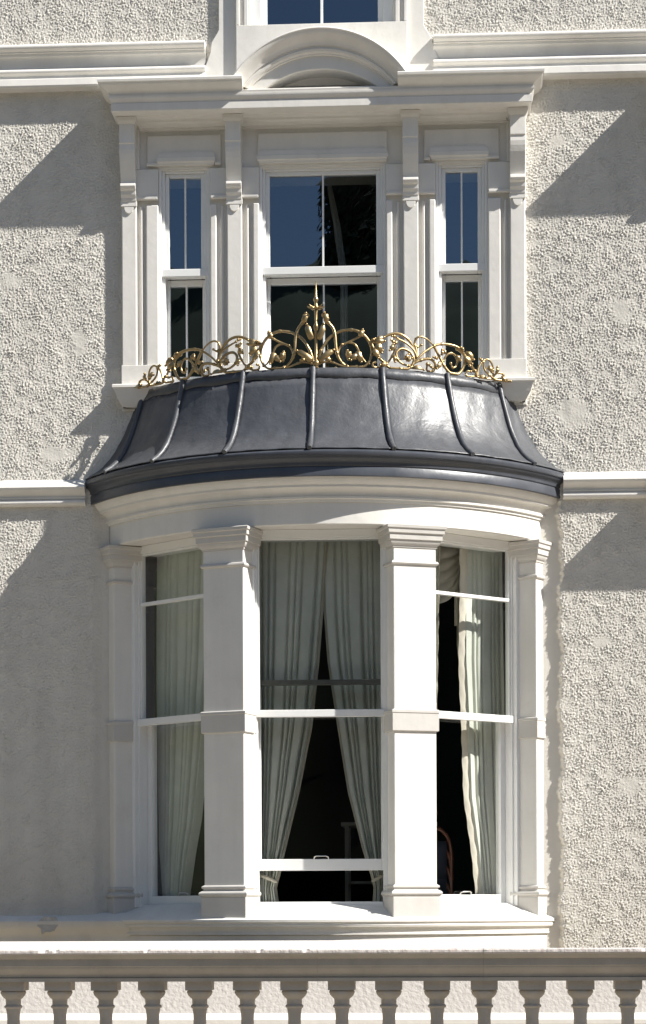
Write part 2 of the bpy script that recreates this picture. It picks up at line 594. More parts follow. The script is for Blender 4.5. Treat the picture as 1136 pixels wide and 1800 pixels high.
# plain back plate round the openings
bk = MB()
for a, b in ((-1.42, -1.155), (-0.79, -0.445), (0.445, 0.79), (1.155, 1.42)):
    bk.box(GX + a, GX + b, -0.02, 0.045, 3.70, 5.25)
bk.box(GX - 1.42, GX + 1.42, -0.02, 0.050, 5.2502, 5.60)
bk.box(GX - 1.42, GX + 1.42, -0.02, 0.05, 3.56, 3.70)
U(bk.build('window_surround', M_TRIM, house, bevel=0.003))
# pilasters with beads, panels and plinths
def upright(xc, hw=0.0525):
    p = MB().box(GX + xc - hw, GX + xc + hw, 0.04, 0.088, 3.87, 5.03).build('upper_pilaster', M_TRIM, house, bevel=0.007)
    U(p)
    b = MB()
    b.prism([(GX + xc - 0.058, 0.088), (GX + xc + 0.058, 0.088), (GX + xc + 0.058, 0.100), (GX + xc - 0.058, 0.100)], 'z', 4.985, 5.025)
    b.prism([(GX + xc + 0.035 * math.cos(math.pi * k / 8), 4.985 - 0.05 * math.sin(math.pi * k / 8)) for k in range(9)], 'o', 0.085, 0.098)
    b.build('pilaster_drop', M_TRIM, p, bevel=0.003)
    return p
for xc in (-1.3605, -0.6175, 0.6175, 1.3605):
    upright(xc)
def bead(x, r=0.013):
    pts = [(GX + x + r * math.cos(math.pi * k / 8), 0.044 + 1.7 * r * math.sin(math.pi * k / 8)) for k in range(9)]
    U(MB().prism(pts, 'z', 3.87, 4.99).build('bead_moulding', M_TRIM, house, smooth=40))
def panel(x0, x1):
    U(MB().box(GX + x0, GX + x1, 0.04, 0.076, 3.87, 5.0).build('jamb_panel', M_TRIM, house, bevel=0.008))
for s in (-1, 1):
    for x in (1.276, 0.707, 0.528):
        bead(s * x)
    for a, b in ((1.155, 1.243), (0.745, 0.79), (0.445, 0.488)):
        panel(*sorted((s * a, s * b)))
    for a, b in ((1.155, 1.418), (0.445, 0.79)):
        p0, p1 = sorted((s * a, s * b))
        U(MB().box(GX + p0, GX + p1, 0.04, 0.096, 3.725, 3.872).build('pilaster_plinth', M_TRIM, house, bevel=0.004))
# header with sunk panels
for a, b in ((-1.413, -1.155), (-0.79, -0.445), (0.445, 0.79), (1.155, 1.413)):
    hd = MB().box(GX + a, GX + b, 0.05, 0.082, 5.035, 5.25).build('header_block', M_TRIM, house, bevel=0.006)
    U(hd)
    MB().box(GX + a + 0.004, GX + b - 0.004, 0.08, 0.092, 5.035, 5.056).build('header_fillet', M_TRIM, hd, bevel=0.004)
for x0, x1 in ((-1.413, -1.285), (-0.675, -0.56), (0.56, 0.675), (1.285, 1.413)):
    U(MB().box(GX + x0, GX + x1, 0.05, 0.083, 5.25, 5.53).build('header_stile', M_TRIM, house, bevel=0.006))
U(MB().box(GX - 1.413, GX + 1.413, 0.05, 0.084, 5.52, 5.575).build('header_rail', M_TRIM, house, bevel=0.005))
def field(x0, x1, ox0, ox1):
    poly = [(GX + x0, 5.283), (GX + x1, 5.283), (GX + x1, 5.49), (GX + x0, 5.49)]
    f = MB().prism(poly, 'o', 0.05, 0.072).build('header_field', M_TRIM, house, bevel=0.010)
    U(f)
    for p, q in ((x0, ox0), (ox1, x1)):
        if q - p > 0.01:
            MB().box(GX + p, GX + q, 0.05, 0.088, 5.272, 5.292).build('field_ledge', M_TRIM, f, bevel=0.004)
field(-1.235, -0.71, -1.145, -0.755)
field(-0.455, 0.455, -0.455, 0.455)
field(0.71, 1.235, 0.755, 1.145)
HOOD = [(-0.03, 5.274), (0.022, 5.274), (0.026, 5.286), (0.036, 5.294), (0.037, 5.320), (0.030, 5.328), (0.029, 5.338), (0.026, 5.352), (0.018, 5.362), (0.006, 5.376), (-0.03, 5.380)]
for x0, x1 in ((-1.125, -0.785), (-0.42, 0.425), (0.785, 1.125)):
    U(MB().sweep(HOOD, [(GX + x0, 0.03), (GX + x0, 0.066), (GX + x1, 0.066), (GX + x1, 0.03)]).build('window_hood', M_TRIM, house, smooth=30))
# brackets
BR = [(0.04, 5.585), (0.188, 5.585), (0.188, 5.400), (0.180, 5.396), (0.182, 5.36), (0.178, 5.33), (0.168, 5.29), (0.153, 5.25), (0.137, 5.21), (0.123, 5.175),
      (0.115, 5.15), (0.116, 5.138), (0.150, 5.132), (0.154, 5.114), (0.142, 5.096), (0.126, 5.088), (0.122, 5.062), (0.108, 5.042), (0.104, 5.02), (0.04, 5.02)]
for xc in (-1.3605, -0.6175, 0.6175, 1.3605):
    b = MB().prism(BR, 'x', GX + xc - 0.0535, GX + xc + 0.0535).build('console_bracket', M_TRIM, house, bevel=0.003)
    U(b)
    MB().sweep([(-0.01, 5.535), (0.006, 5.535), (0.012, 5.55), (0.016, 5.558), (0.016, 5.5795), (-0.01, 5.5795)],
               [(GX + xc - 0.0535, 0.06), (GX + xc - 0.0535, 0.188), (GX + xc + 0.0535, 0.188), (GX + xc + 0.0535, 0.06)]).build('bracket_cap', M_TRIM, b, smooth=30)
# cornice: bed mould and corona run through, the cyma is broken by the arch
hw0, d0 = 1.270, 0.108
BED = [(-0.06, 5.53), (0.012, 5.53), (0.02, 5.545), (0.045, 5.552), (0.05, 5.566), (0.075, 5.572), (0.085, 5.583), (0.18, 5.5835), (0.184, 5.588), (0.184, 5.637),
       (0.178, 5.642), (0.182, 5.650), (0.196, 5.664), (0.200, 5.676), (0.200, 5.690), (-0.06, 5.705)]
path = [(GX - hw0, -0.02), (GX - hw0, d0), (GX + hw0, d0), (GX + hw0, -0.02)]
U(MB().sweep(BED, path).build('cornice', M_TRIM, house, smooth=30))
CY = [(-0.06, 5.695), (0.194, 5.692)] + [(o, z) for o, z in cyma(0.196, 5.70, 0.258, 5.758)] + [(0.266, 5.762), (0.268, 5.778), (0.264, 5.784), (-0.06, 5.80)]
U(MB().sweep(CY, [(GX - hw0, -0.02), (GX - hw0, d0), (GX - 0.535, d0)]).build('cornice_moulding', M_TRIM, house, smooth=30))
U(MB().sweep(CY, [(GX + 0.535, d0), (GX + hw0, d0), (GX + hw0, -0.02)]).build('cornice_moulding', M_TRIM, house, smooth=30))
# arched pediment
def arcpt(hw, sag, zb, t):
    Rr = (hw * hw + sag * sag) / (2 * sag)
    am = math.asin(min(1, hw / Rr))
    a = -am + 2 * am * t
    return Rr * math.sin(a), zb + sag - Rr + Rr * math.cos(a)
PED = [(1.03, -0.02), (1.02, 0.30), (1.0, 0.322), (0.955, 0.326), (0.93, 0.318)] + [(0.93 - 0.34 * i / 6, 0.318 - 0.062 * (0.5 - 0.5 * math.cos(math.pi * i / 6))) for i in range(1, 7)] \
    + [(0.585, 0.246), (0.54, 0.244), (0.50, 0.252), (0.44, 0.246), (0.40, 0.232), (0.37, 0.230), (0.365, 0.214), (0.02, 0.212), (0.0, 0.206), (0.0, -0.02)]
ab = MB()
rows = []
for k in range(49):
    t = k / 48
    xi, zi = arcpt(0.425, 0.155, 5.70, t)
    xo, zo = arcpt(0.612, 0.345, 5.765, t)
    rows.append([(GX + xi + (xo - xi) * s, o + 0.045 * (o > 0), zi + (zo - zi) * s) for s, o in PED])
ii = ab.grid(rows, close_v=True)
ab.f.append(list(reversed(ii[0])))
ab.f.append(ii[-1])
arch = U(ab.build('arched_pediment', M_TRIM, house, smooth=30))
MB().prism([(GX + arcpt(0.46, 0.19, 5.69, k / 24)[0], arcpt(0.46, 0.19, 5.69, k / 24)[1]) for k in range(25)], 'o', -0.02, 0.015).build('tympanum', M_TRIM, arch)
MB().sweep([(0.0, 5.69), (0.196, 5.690), (0.199, 5.705), (0.17, 5.712), (0.168, 5.724), (0.0, 5.735)], [(GX - 0.59, d0), (GX + 0.56, d0)]).build('pediment_base', M_TRIM, arch, smooth=30)
# sill
SIL = [(-0.2, 3.735), (0.0, 3.735), (0.091, 3.728), (0.095, 3.722), (0.095, 3.706), (0.086, 3.700), (0.068, 3.652), (0.066, 3.640), (0.03, 3.58), (-0.2, 3.56)]
U(MB().sweep(SIL, [(GX - 1.38, -0.02), (GX - 1.38, 0.06), (GX + 1.38, 0.06), (GX + 1.38, -0.02)]).build('window_sill', M_TRIM, house, smooth=30))

def frame_boxes(mb, x0, x1, z0, z1, w, o0, o1, wb=None, wt=None):
    wb, wt = wb or w, wt or w
    mb.box(x0, x0 + w, o0, o1, z0, z1)
    mb.box(x1 - w, x1, o0, o1, z0, z1)
    mb.box(x0 + w, x1 - w, o0, o1, z1 - wt, z1)
    mb.box(x0 + w, x1 - w, o0, o1, z0, z0 + wb)

def sash_window(x0, x1, z0, z1, zm, bars, up_only=False, par=None):
    """double hung window in the opening x0..x1, z0..z1, meeting rail at zm"""
    f = MB()
    frame_boxes(f, x0, x1, z0, z1, 0.020, -0.12, 0.052, wt=0.016)
    frame_boxes(f, x0 + 0.0201, x1 - 0.0201, z0, z1 - 0.0161, 0.022, -0.12, 0.030)
    win = f.build('sash_window', M_FRAME, par or house, bevel=0.004)
    ix0, ix1 = x0 + 0.0422, x1 - 0.0422
    zt = z1 - 0.039
    s = MB()
    frame_boxes(s, ix0, ix1, zm, zt, 0.028, -0.045, 0.012, wb=0.055, wt=0.026)
    s.box(x0 + 0.014, x1 - 0.014, 0.0305, 0.046, zm - 0.004, zm + 0.05)
    s.build('upper_sash', M_FRAME, win, bevel=0.004)
    cx = (ix0 + ix1) / 2
    if bars:
        MB().box(cx - 0.006, cx + 0.006, -0.03, 0.004, zm + 0.052, zt - 0.024).build('glazing_bar', M_FRAME, win)
    pane = lambda a, b, c, d, o: MB().grid([[(a, o, c), (a, o, d)], [(b, o, c), (b, o, d)]])
    def pn(a, b, c, d, o):
        q = MB()
        q.grid([[(a, o, c), (a, o, d)], [(b, o, c), (b, o, d)]])
        q.build('window_pane', M_DGLASS, win)
    hb_ = 0.006 if bars else 0
    pn(ix0 + 0.025, cx - 0.004 if bars else cx, zm + 0.05, zt - 0.02, -0.012)
    pn(cx + 0.004 if bars else cx, ix1 - 0.025, zm + 0.05, zt - 0.02, -0.0135)
    if not up_only:
        s = MB()
        frame_boxes(s, ix0, ix1, z0 + 0.0225, zm - 0.001, 0.026, -0.10, -0.05, wb=0.06, wt=0.045)
        s.build('lower_sash', M_FRAME, win, bevel=0.004)
        MB().box(cx - 0.006, cx + 0.006, -0.09, -0.055, z0 + 0.083, zm - 0.046).build('glazing_bar', M_FRAME, win)
        pn(ix0 + 0.023, cx - 0.004, z0 + 0.08, zm - 0.03, -0.072)
        pn(cx + 0.004, ix1 - 0.023, z0 + 0.08, zm - 0.03, -0.0735)
    return win
for x0, x1 in ((-1.155, -0.79), (-0.445, 0.445), (0.79, 1.155)):
    U(sash_window(GX + x0, GX + x1, 3.737, 5.272, 4.505, True))

# the window of the storey above
ap = MB()
ap.prism([(GX - 0.86, 5.80), (GX - 0.60, 5.80), (GX - 0.60, 8.0), (GX - 0.725, 8.0), (GX - 0.725, 6.22), (GX - 0.735, 6.20), (GX - 0.775, 6.135), (GX - 0.785, 6.06), (GX - 0.815, 5.98), (GX - 0.86, 5.93)], 'o', -0.02, 0.07)
top = ap.build('window_casing', M_TRIM, house, bevel=0.004)
ap = MB()
ap.prism([(GX + 0.86, 5.80), (GX + 0.60, 5.80), (GX + 0.60, 8.0), (GX + 0.715, 8.0), (GX + 0.715, 6.22), (GX + 0.725, 6.20), (GX + 0.765, 6.135), (GX + 0.785, 6.06), (GX + 0.815, 5.98), (GX + 0.86, 5.93)], 'o', -0.02, 0.07)
ap.build('window_casing', M_TRIM, house, bevel=0.004)
tb = MB()
tb.box(GX - 0.6, GX + 0.6, -0.02, 0.105, 5.80, 6.235)
for s in (-1, 1):
    for a, b, o in ((0.575, 0.6, 0.105), (0.545, 0.5745, 0.085), (0.515, 0.5445, 0.098), (0.50, 0.5145, 0.08)):
        x0, x1 = sorted((s * a, s * b))
        tb.box(GX + x0, GX + x1, -0.02, o, 6.2352, 8.0)
tb.build('casing_moulding', M_TRIM, top, bevel=0.004)
f = MB()
frame_boxes(f, GX - 0.499, GX + 0.499, 6.237, 7.9, 0.07, -0.1, 0.05, wb=0.012)
frame_boxes(f, GX - 0.428, GX + 0.428, 6.2495, 7.82, 0.036, -0.1, 0.01, wb=0.006)
tw = f.build('sash_window', M_FRAME, house, bevel=0.004)
MB().box(GX - 0.012, GX + 0.004, -0.05, 0.0, 6.257, 7.78).build('glazing_bar', M_FRAME, tw)
for a, b in ((-0.395, -0.009), (0.001, 0.395)):
    q = MB()
    q.grid([[(GX + a, -0.03, 6.25), (GX + a, -0.03, 7.8)], [(GX + b, -0.03, 6.25), (GX + b, -0.03, 7.8)]])
    q.build('window_pane', M_DGLASS, tw)

# ---- the same window repeats on the next bay of the front, just past the right edge
for o in list(upper_parts):
    if o.name.startswith('window_sill'):
        continue
    c = o.copy()
    c.location = (3.838, 0, 0)
    col.objects.link(c)
    for k in children_of(o):
        d = k.copy()
        d.parent = c
        col.objects.link(d)
# and below it a flat hood over an opening
nh = MB().sweep([(-0.06, 2.74), (0.03, 2.74), (0.05, 2.78), (0.12, 2.80), (0.20, 2.85), (0.205, 2.88), (0.25, 2.90), (0.25, 2.955), (0.27, 2.985), (0.27, 3.01), (-0.06, 3.03)],
                [(2.56, -0.02), (2.56, 0.03), (5.1, 0.03), (5.1, -0.02)]).build('window_hood', M_TRIM, house, smooth=30)
MB().box(2.62, 2.80, 0.0, 0.10, -0.5, 2.74).build('hood_pilaster', M_TRIM, nh, bevel=0.004)
MB().box(4.86, 5.04, 0.0, 0.10, -0.5, 2.74).build('hood_pilaster', M_TRIM, nh, bevel=0.004)

# ---- the bow window
def fr(th):
    return (GX, -BC, th)
# plinth and sill
MB().revolve([(1.60, 0.03), (1.60, GROUND), (1.845, GROUND), (1.845, -0.13), (1.70, -0.05)]).build('bay_plinth', M_TRIM, house, smooth=30)
SILL = [(1.62, 0.085), (1.70, 0.055), (1.88, -0.012), (1.898, -0.024), (1.898, -0.040), (1.890, -0.046), (1.885, -0.052), (1.889, -0.060), (1.884, -0.070)] \
    + [(1.884 - 0.026 * math.sin(math.pi / 2 * i / 6), -0.072 - 0.04 * (1 - math.cos(math.pi / 2 * i / 6))) for i in range(7)] + [(1.862, -0.114), (1.861, -0.126), (1.60, -0.13)]
MB().revolve(SILL).build('bay_sill', M_TRIM, house, smooth=30)
# ledge that carries the sill line on along the wall to the left
LEDGE = [(o - 0.10, z) for o, z in [(-0.05, 0.03), (0.02, 0.012), (0.085, -0.022), (0.10, -0.030), (0.10, -0.046)] + cyma(0.097, -0.052, 0.045, -0.15) + [(0.04, -0.19), (-0.05, -0.19)]]
lp = [(-6, 0.115), (-1.80, 0.115), (-1.72, 0.122), (-1.65, 0.137), (-1.58, 0.165), (-1.50, 0.208), (-1.43, 0.250), (-1.34, 0.300)]
MB().sweep(LEDGE, lp).build('sill_ledge', M_TRIM, house, smooth=35)
pt = MB()
rr = random.Random(5)
pp = [(-1.935 + (0.072 + rr.uniform(-0.02, 0.022)) * math.cos(a * 0.449), -0.06 + (0.062 + rr.uniform(-0.02, 0.02)) * math.sin(a * 0.449)) for a in range(14)]
pt.prism(pp, 'o', 0.06, 0.112)
pt.build('filler_patch', M_SOIL, house, bevel=0.006, label='grey patch of bare filler on the ledge left of the bay')

# frieze, soffit, bed mould
MB().revolve([(1.60, 2.612), (1.60, 2.93), (1.80, 2.93), (1.815, 2.76), (1.82, 2.755), (1.82, 2.615), (1.812, 2.607)]).build('bay_frieze', M_TRIM, house, smooth=30)
BM = [(1.78, 2.757), (1.830, 2.757), (1.834, 2.775), (1.846, 2.779), (1.847, 2.792), (1.838, 2.796)] + [(1.84 + 0.045 * (1 - math.cos(math.pi / 2 * i / 6)), 2.80 + 0.045 * math.sin(math.pi / 2 * i / 6)) for i in range(7)] \
    + [(1.889, 2.849), (1.89, 2.862), (1.902, 2.872), (1.918, 2.892), (1.925, 2.915), (1.78, 2.915)]
MB().revolve(BM).build('bay_bed_moulding', M_TRIM, house, smooth=30)
GU = [(1.80, 2.95), (1.90, 2.912), (1.945, 2.906), (1.951, 2.910), (1.951, 2.962), (1.945, 2.972), (1.952, 2.978), (1.954, 2.99)] \
    + [(1.954 + 0.028 * (0.5 - 0.5 * math.cos(math.pi * i / 6)), 2.992 + 0.04 * i / 6) for i in range(7)] + [(1.990, 3.036), (1.996, 3.048), (1.994, 3.064), (1.984, 3.075), (1.95, 3.085), (1.80, 3.05)]
MB().revolve(GU, n=80).build('bay_gutter', M_GUTTER, house, smooth=35)

# lead roof
PROF = [(1.664, 3.690), (1.670, 3.66), (1.680, 3.62), (1.695, 3.57), (1.716, 3.50), (1.739, 3.43), (1.765, 3.36), (1.797, 3.29), (1.832, 3.225), (1.878, 3.165), (1.93, 3.118), (1.965, 3.096), (1.982, 3.086)]
rb = MB()
rb.revolve([(r - 0.012, z - 0.012) for r, z in PROF], closed=False, n=60)
rowz = []
for k in range(33):
    tm = math.acos((BC - 0.04) / 1.655)
    th = -tm + 2 * tm * k / 32
    rowz.append([(GX + 1.655 * math.sin(th), 1.655 * math.cos(th) - BC, 3.684), (GX + 1.30 * math.sin(th), -0.03, 3.684)])
rb.grid(rowz)
roof = rb.build('lead_roof', M_LEAD, house, smooth=40)
SEAMS = [-0.858, -0.606, -0.314, -0.022, 0.260, 0.545, 0.824]
rj = random.Random(9)
edges = [None] + SEAMS + [None]
for k in range(8):
    a, b = edges[k], edges[k + 1]
    dz = [rj.uniform(-0.004, 0.004) for _ in range(4)]
    for nm, lo, hi, lift_ in (('lead_sheet', 2, len(PROF), 0.0), ('lead_flashing', 0, 3, 0.004)):
        mb = MB()
        rows = []
        n = 14
        for i in range(n + 1):
            row = []
            for j in range(lo, hi):
                R_, z = PROF[j]
                tm = math.acos((BC - 0.03) / R_)
                t0 = -tm if a is None else a
                t1 = tm if b is None else b
                t = t0 + (t1 - t0) * i / n
                wav = 0.003 * math.sin(3.1 * i + k * 2 + 1.7 * j) + 0.004 * math.sin(1.3 * i + 0.9 * j + k)
                edge = 0.0
                if nm == 'lead_sheet' and j >= hi - 2:
                    edge = 0.0012 * math.sin(i * 1.1 + k * 3) + dz[k % 4] * 0.3
                row.append((GX + (R_ + lift_ + wav * (0.3 if nm != 'lead_sheet' else 0.6)) * math.sin(t), (R_ + lift_ + wav * 0.6) * math.cos(t) - BC,
                            z + edge - (0.006 * math.sin(i * 0.7 + k) if nm != 'lead_sheet' and j == hi - 1 else 0)))
            rows.append(row)
        mb.grid(rows)
        s = mb.build(nm, M_LEAD, roof, smooth=50)
        so = s.modifiers.new('gauge', 'SOLIDIFY')
        so.thickness = 0.005
        so.offset = 0
for t in SEAMS:
    n = len(PROF) - 1
    pts = []
    rads = []
    for j in range(n):
        R_, z = PROF[j]
        pts.append((GX + (R_ + 0.007) * math.sin(t), (R_ + 0.007) * math.cos(t) - BC, z + 0.003))
        rads.append(0.0195 + 0.0015 * math.sin(j * 2.1 + t * 5))
    pts.append((GX + (PROF[n - 1][0] + 0.03) * math.sin(t), (PROF[n - 1][0] + 0.03) * math.cos(t) - BC, PROF[n - 1][1] - 0.012))
    rads.append(0.016)
    MB().tube(pts, rads, 10).build('seam_roll', M_LEAD, roof, smooth=60)

# bay pilasters
def bay_pilaster(th, front, hw, depth=0.20):
    F = fr(th)
    P = [(-hw, front - depth), (-hw, front), (hw, front), (hw, front - depth)]
    def ring(prof, name, par, bev=0.0, sm=30, mt=None):
        return MB(F).sweep(prof, P).build(name, mt or M_TAUPE, par, smooth=sm if not bev else None, bevel=bev)
    solid = lambda o, z0, z1: [(-0.10, z0), (o, z0), (o, z1), (-0.10, z1)]
    main = ring(solid(0, 0.20, 1.236), 'bay_pilaster', house, bev=0.006, mt=M_TRIM)
    ring(solid(0.0005, 1.372, 2.46), 'shaft', main, bev=0.006, mt=M_TRIM)
    ring(solid(0.018, -0.035, 0.128), 'plinth_block', main, bev=0.005)
    ring([(-0.1, 0.128), (0.016, 0.128), (0.022, 0.134)] + arc((0.014, 0.150), -70, 70, 0.016) + [(0.012, 0.170), (0.004, 0.176), (0.004, 0.182)] + arc((0.004, 0.194), -80, 80, 0.011) + [(0.0, 0.210), (-0.1, 0.212)], 'base_moulding', main)
    ring([(-0.1, 1.230), (0.004, 1.230), (0.014, 1.236), (0.014, 1.352), (0.018, 1.356), (0.018, 1.372), (0.010, 1.378), (-0.1, 1.38)], 'shaft_band', main)
    ring([(-0.1, 2.342), (0.004, 2.342), (0.012, 2.347), (0.016, 2.355), (0.012, 2.366), (0.002, 2.371), (-0.1, 2.371)], 'astragal', main)
    ring([(-0.1, 2.458), (0.006, 2.458), (0.008, 2.47), (0.018, 2.478), (0.026, 2.494), (0.028, 2.505), (0.036, 2.508), (0.038, 2.545), (0.048, 2.550), (0.050, 2.576), (0.058, 2.582), (0.060, 2.600), (0.05, 2.606), (-0.1, 2.6065)], 'capital', main)
    return main
for s in (-1, 1):
    bay_pilaster(s * rad(20.3), 1.853, 0.150)
    bay_pilaster(s * rad(59.0), 1.828, 0.173)

# bay windows: frame (origin x, o, angle), local x across, local o outwards
def bay_window(F, x0, x1, transom, lift_z, zb, wl, wr, low_stile=0.0):
    f = MB(F)
    z0, z1 = zb, 2.61
    f.box(x0, x0 + wl, -0.045, 0.012, 1.36, z1)
    f.box(x1 - wr, x1, -0.045, 0.012, 1.36, z1)
    f.box(x0, x0 + wl, -0.120, 0.0118, z0, 1.3598)
    f.box(x1 - wr, x1, -0.120, 0.0118, z0, 1.3598)
    f.box(x0 + wl, x1 - wr, -0.16, 0.012, 2.555, z1)
    f.box(x0 + wl, x1 - wr, -0.16, 0.01, zb - 0.06, zb)
    f.box(x0 - 0.03, x0 + wl * 0.55, -0.04, 0.045, z0, z1)
    f.box(x1 - wr * 0.55, x1 + 0.03, -0.04, 0.045, z0, z1)
    win = f.build('bay_sash_window', M_FRAME, house, bevel=0.003)
    a, b = x0 + wl + 0.0002, x1 - wr - 0.0002
    s = MB(F)
    frame_boxes(s, a, b, 1.345, 2.5548, 0.012, -0.042, 0.0, wb=0.046, wt=0.012)
    s.box(a - 0.012, b + 0.012, 0.0125, 0.022, 1.343, 1.392)
    s.build('upper_sash', M_FRAME, win, bevel=0.003)
    def pn(p, q, c, d, o):
        g = MB(F)
        g.grid([[(p, o, c), (p, o, d)], [(q, o, c), (q, o, d)]])
        g.build('window_pane', M_GLASS, win)
    if transom:
        MB(F).box(a + 0.014, b - 0.014, -0.035, 0.008, transom - 0.011, transom + 0.011).build('glazing_bar', M_FRAME, win, bevel=0.002)
        pn(a + 0.01, b - 0.01, 1.385, transom, -0.02)
        pn(a + 0.01, b - 0.01, transom, 2.55, -0.0215)
    else:
        pn(a + 0.01, b - 0.01, 1.385, 2.55, -0.02)
    # lower sash, slid up by lift_z
    l0, l1 = zb + lift_z, 1.39 + lift_z
    s = MB(F)
    w_ = 0.014 + low_stile
    s.box(a, a + w_, -0.115, -0.06, l0, l1)
    s.box(b - w_, b, -0.115, -0.06, l0, l1)
    s.box(a + w_, b - w_, -0.115, -0.06, l0, l0 + 0.078)
    s.build('lower_sash', M_FRAME, win, bevel=0.003)
    MB(F).box(a + w_, b - w_, -0.112, -0.062, l1 - 0.034, l1).build('meeting_rail', M_RAIL, win, bevel=0.003)
    pn(a + 0.01, b - 0.01, l0 + 0.07, l1 - 0.02, -0.088)
    c = (a + b) / 2
    h = MB(F)
    h.tube([(c - 0.05, -0.06, l0 + 0.076), (c - 0.046, -0.05, l0 + 0.092), (c - 0.03, -0.044, l0 + 0.098), (c + 0.03, -0.044, l0 + 0.098), (c + 0.046, -0.05, l0 + 0.092), (c + 0.05, -0.06, l0 + 0.076)], 0.0045, 6)
    h.build('lift_handle', M_METAL, win, smooth=60)
    return win
bay_window((GX, 0.615, 0), -0.462, 0.462, None, 0.212, 0.096, 0.040, 0.040, 0.0)
for s in (-1, 1):
    ax, ao, bx, bo = 0.70, 0.528, 1.323, -0.008
    th = math.atan2(ao - bo, bx - ax)
    L_ = math.hypot(bx - ax, ao - bo)
    mx_, mo_ = GX + s * (ax + bx) / 2, (ao + bo) / 2
    wi, wo = (0.04, 0.027)
    bay_window((mx_, mo_, s * th), -L_ / 2, L_ / 2, 2.20, 0.0, 0.066, wo if s < 0 else wi, wi if s < 0 else wo, 0.03)
# floor board and ceiling inside the bay
fl = [(GX + 1.62 * math.sin(t), 1.62 * math.cos(t) - BC) for t in [(-0.90 + 1.8 * k / 20) for k in range(21)]]
MB().prism(fl, 'z', 0.0, 0.06).build('window_board', M_FRAME, house)
MB().prism(fl, 'z', 2.62, 2.66).build('bay_ceiling', M_ROOM2, house)

# rooms behind the glass
def room(x0, x1, z0, z1, y0, y1, mat, matc, name):
    g = MB()
    g.box(x0, x1, -y1 - 0.1, -y1, z0, z1)
    g.box(x0 - 0.1, x0, -y1, -y0, z0, z1)
    g.box(x1, x1 + 0.1, -y1, -y0, z0, z1)
    g.box(x0, x1, -y1, -y0, z0 - 0.1, z0)
    r_ = g.build('room_wall', mat, house)
    MB().box(x0, x1, -y1, -y0, z1, z1 + 0.1).build('room_ceiling', matc, r_)
    return r_
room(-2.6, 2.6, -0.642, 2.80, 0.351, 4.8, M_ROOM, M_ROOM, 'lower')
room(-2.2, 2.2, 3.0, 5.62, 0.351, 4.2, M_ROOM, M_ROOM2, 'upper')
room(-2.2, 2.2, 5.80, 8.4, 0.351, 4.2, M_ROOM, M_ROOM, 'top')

# ------------------------------------------------------------------ curtains
def interp(tab, z):
    tab = sorted(tab)
    if z <= tab[0][0]:
        return tab[0][1]
    for (z0, a), (z1, b) in zip(tab, tab[1:]):
        if z <= z1:
            t = (z - z0) / (z1 - z0)
            return a + (b - a) * t
    return tab[-1][1]

def curtain(name, F, left, right, z0, z1, folds, seed, mat, label, group=None, trim=None, amp=0.028, tie=None, o0=-0.2):
    r_ = random.Random(seed)
    nu, nv = folds * 18, 60
    ph_ = [r_.uniform(-0.5, 0.5) for _ in range(folds + 2)]
    am_ = [r_.uniform(0.6, 1.35) for _ in range(folds + 2)]
    def P(u, v):
        z = z1 + (z0 - z1) * v
        a, b = interp(left, z), interp(right, z)
        w_ = b - a
        fu = u * folds
        k = int(min(fu, folds - 1e-6))
        ft = fu - k
        A = am_[k] * (1 - ft) + am_[k + 1] * ft
        ps = ph_[k] * (1 - ft) + ph_[k + 1] * ft
        sq = amp * (0.35 + 0.65 * min(1, v * 2.5)) * A
        q = fu + 0.30 * math.sin(2.1 * fu + seed) * (0 < u < 1) + 0.05 * math.sin(v * 2.5 + ps * 6) * math.sin(math.pi * u)
        f_ = q - math.floor(q)
        tw = (int(math.floor(q)) * 7919 + seed) % 5 / 4 - 0.5            # each fold turned a little its own way
        crease = abs(2 * f_ - 1) ** 6
        o = o0 + sq * (0.5 - 1.7 * crease + 1.0 * tw * (f_ - 0.5)) + 0.008 * math.sin(5 * v + 4 * u)
        x = a + w_ * u + 0.10 * sq * math.sin(2 * math.pi * q) * (0 < u < 1)
        return x, o, z
    m_ = MB(F)
    m_.grid([[P(i / nu, j / nv) for j in range(nv + 1)] for i in range(nu + 1)])
    o_ = m_.build(name, mat, None, smooth=180)
    tag(o_, label, 'curtain', group)
    if trim:
        side, w_ = trim
        e = MB(F)
        rows_ = []
        for i in range(7):
            row = []
            for j in range(nv + 1):
                x, o, z = P(1.0 if side > 0 else 0.0, j / nv)
                row.append((x + side * w_ * (i / 6 - 0.4), o + 0.022 + 0.014 * math.sin(i / 6 * math.pi) + 0.004 * math.sin(j * 1.7 + i), z))
            rows_.append(row)
        e.grid(rows_)
        e.build('curtain_trim', M_CREAM if w_ > 0.05 else M_LINING, o_, smooth=180)
    if tie:
        zt, = tie
        a, b = interp(left, zt), interp(right, zt)
        pts = [(a - 0.01 + (b - a + 0.02) * i / 10, o0 + 0.045 + 0.02 * math.sin(math.pi * i / 10), zt + (0.05 * (i / 10 if trim and trim[0] < 0 else 1 - i / 10))) for i in range(11)]
        t_ = MB(F)
        t_.tube(pts, 0.012, 6)
        t_.build('tieback', M_LINING, o_, smooth=60)
    return o_

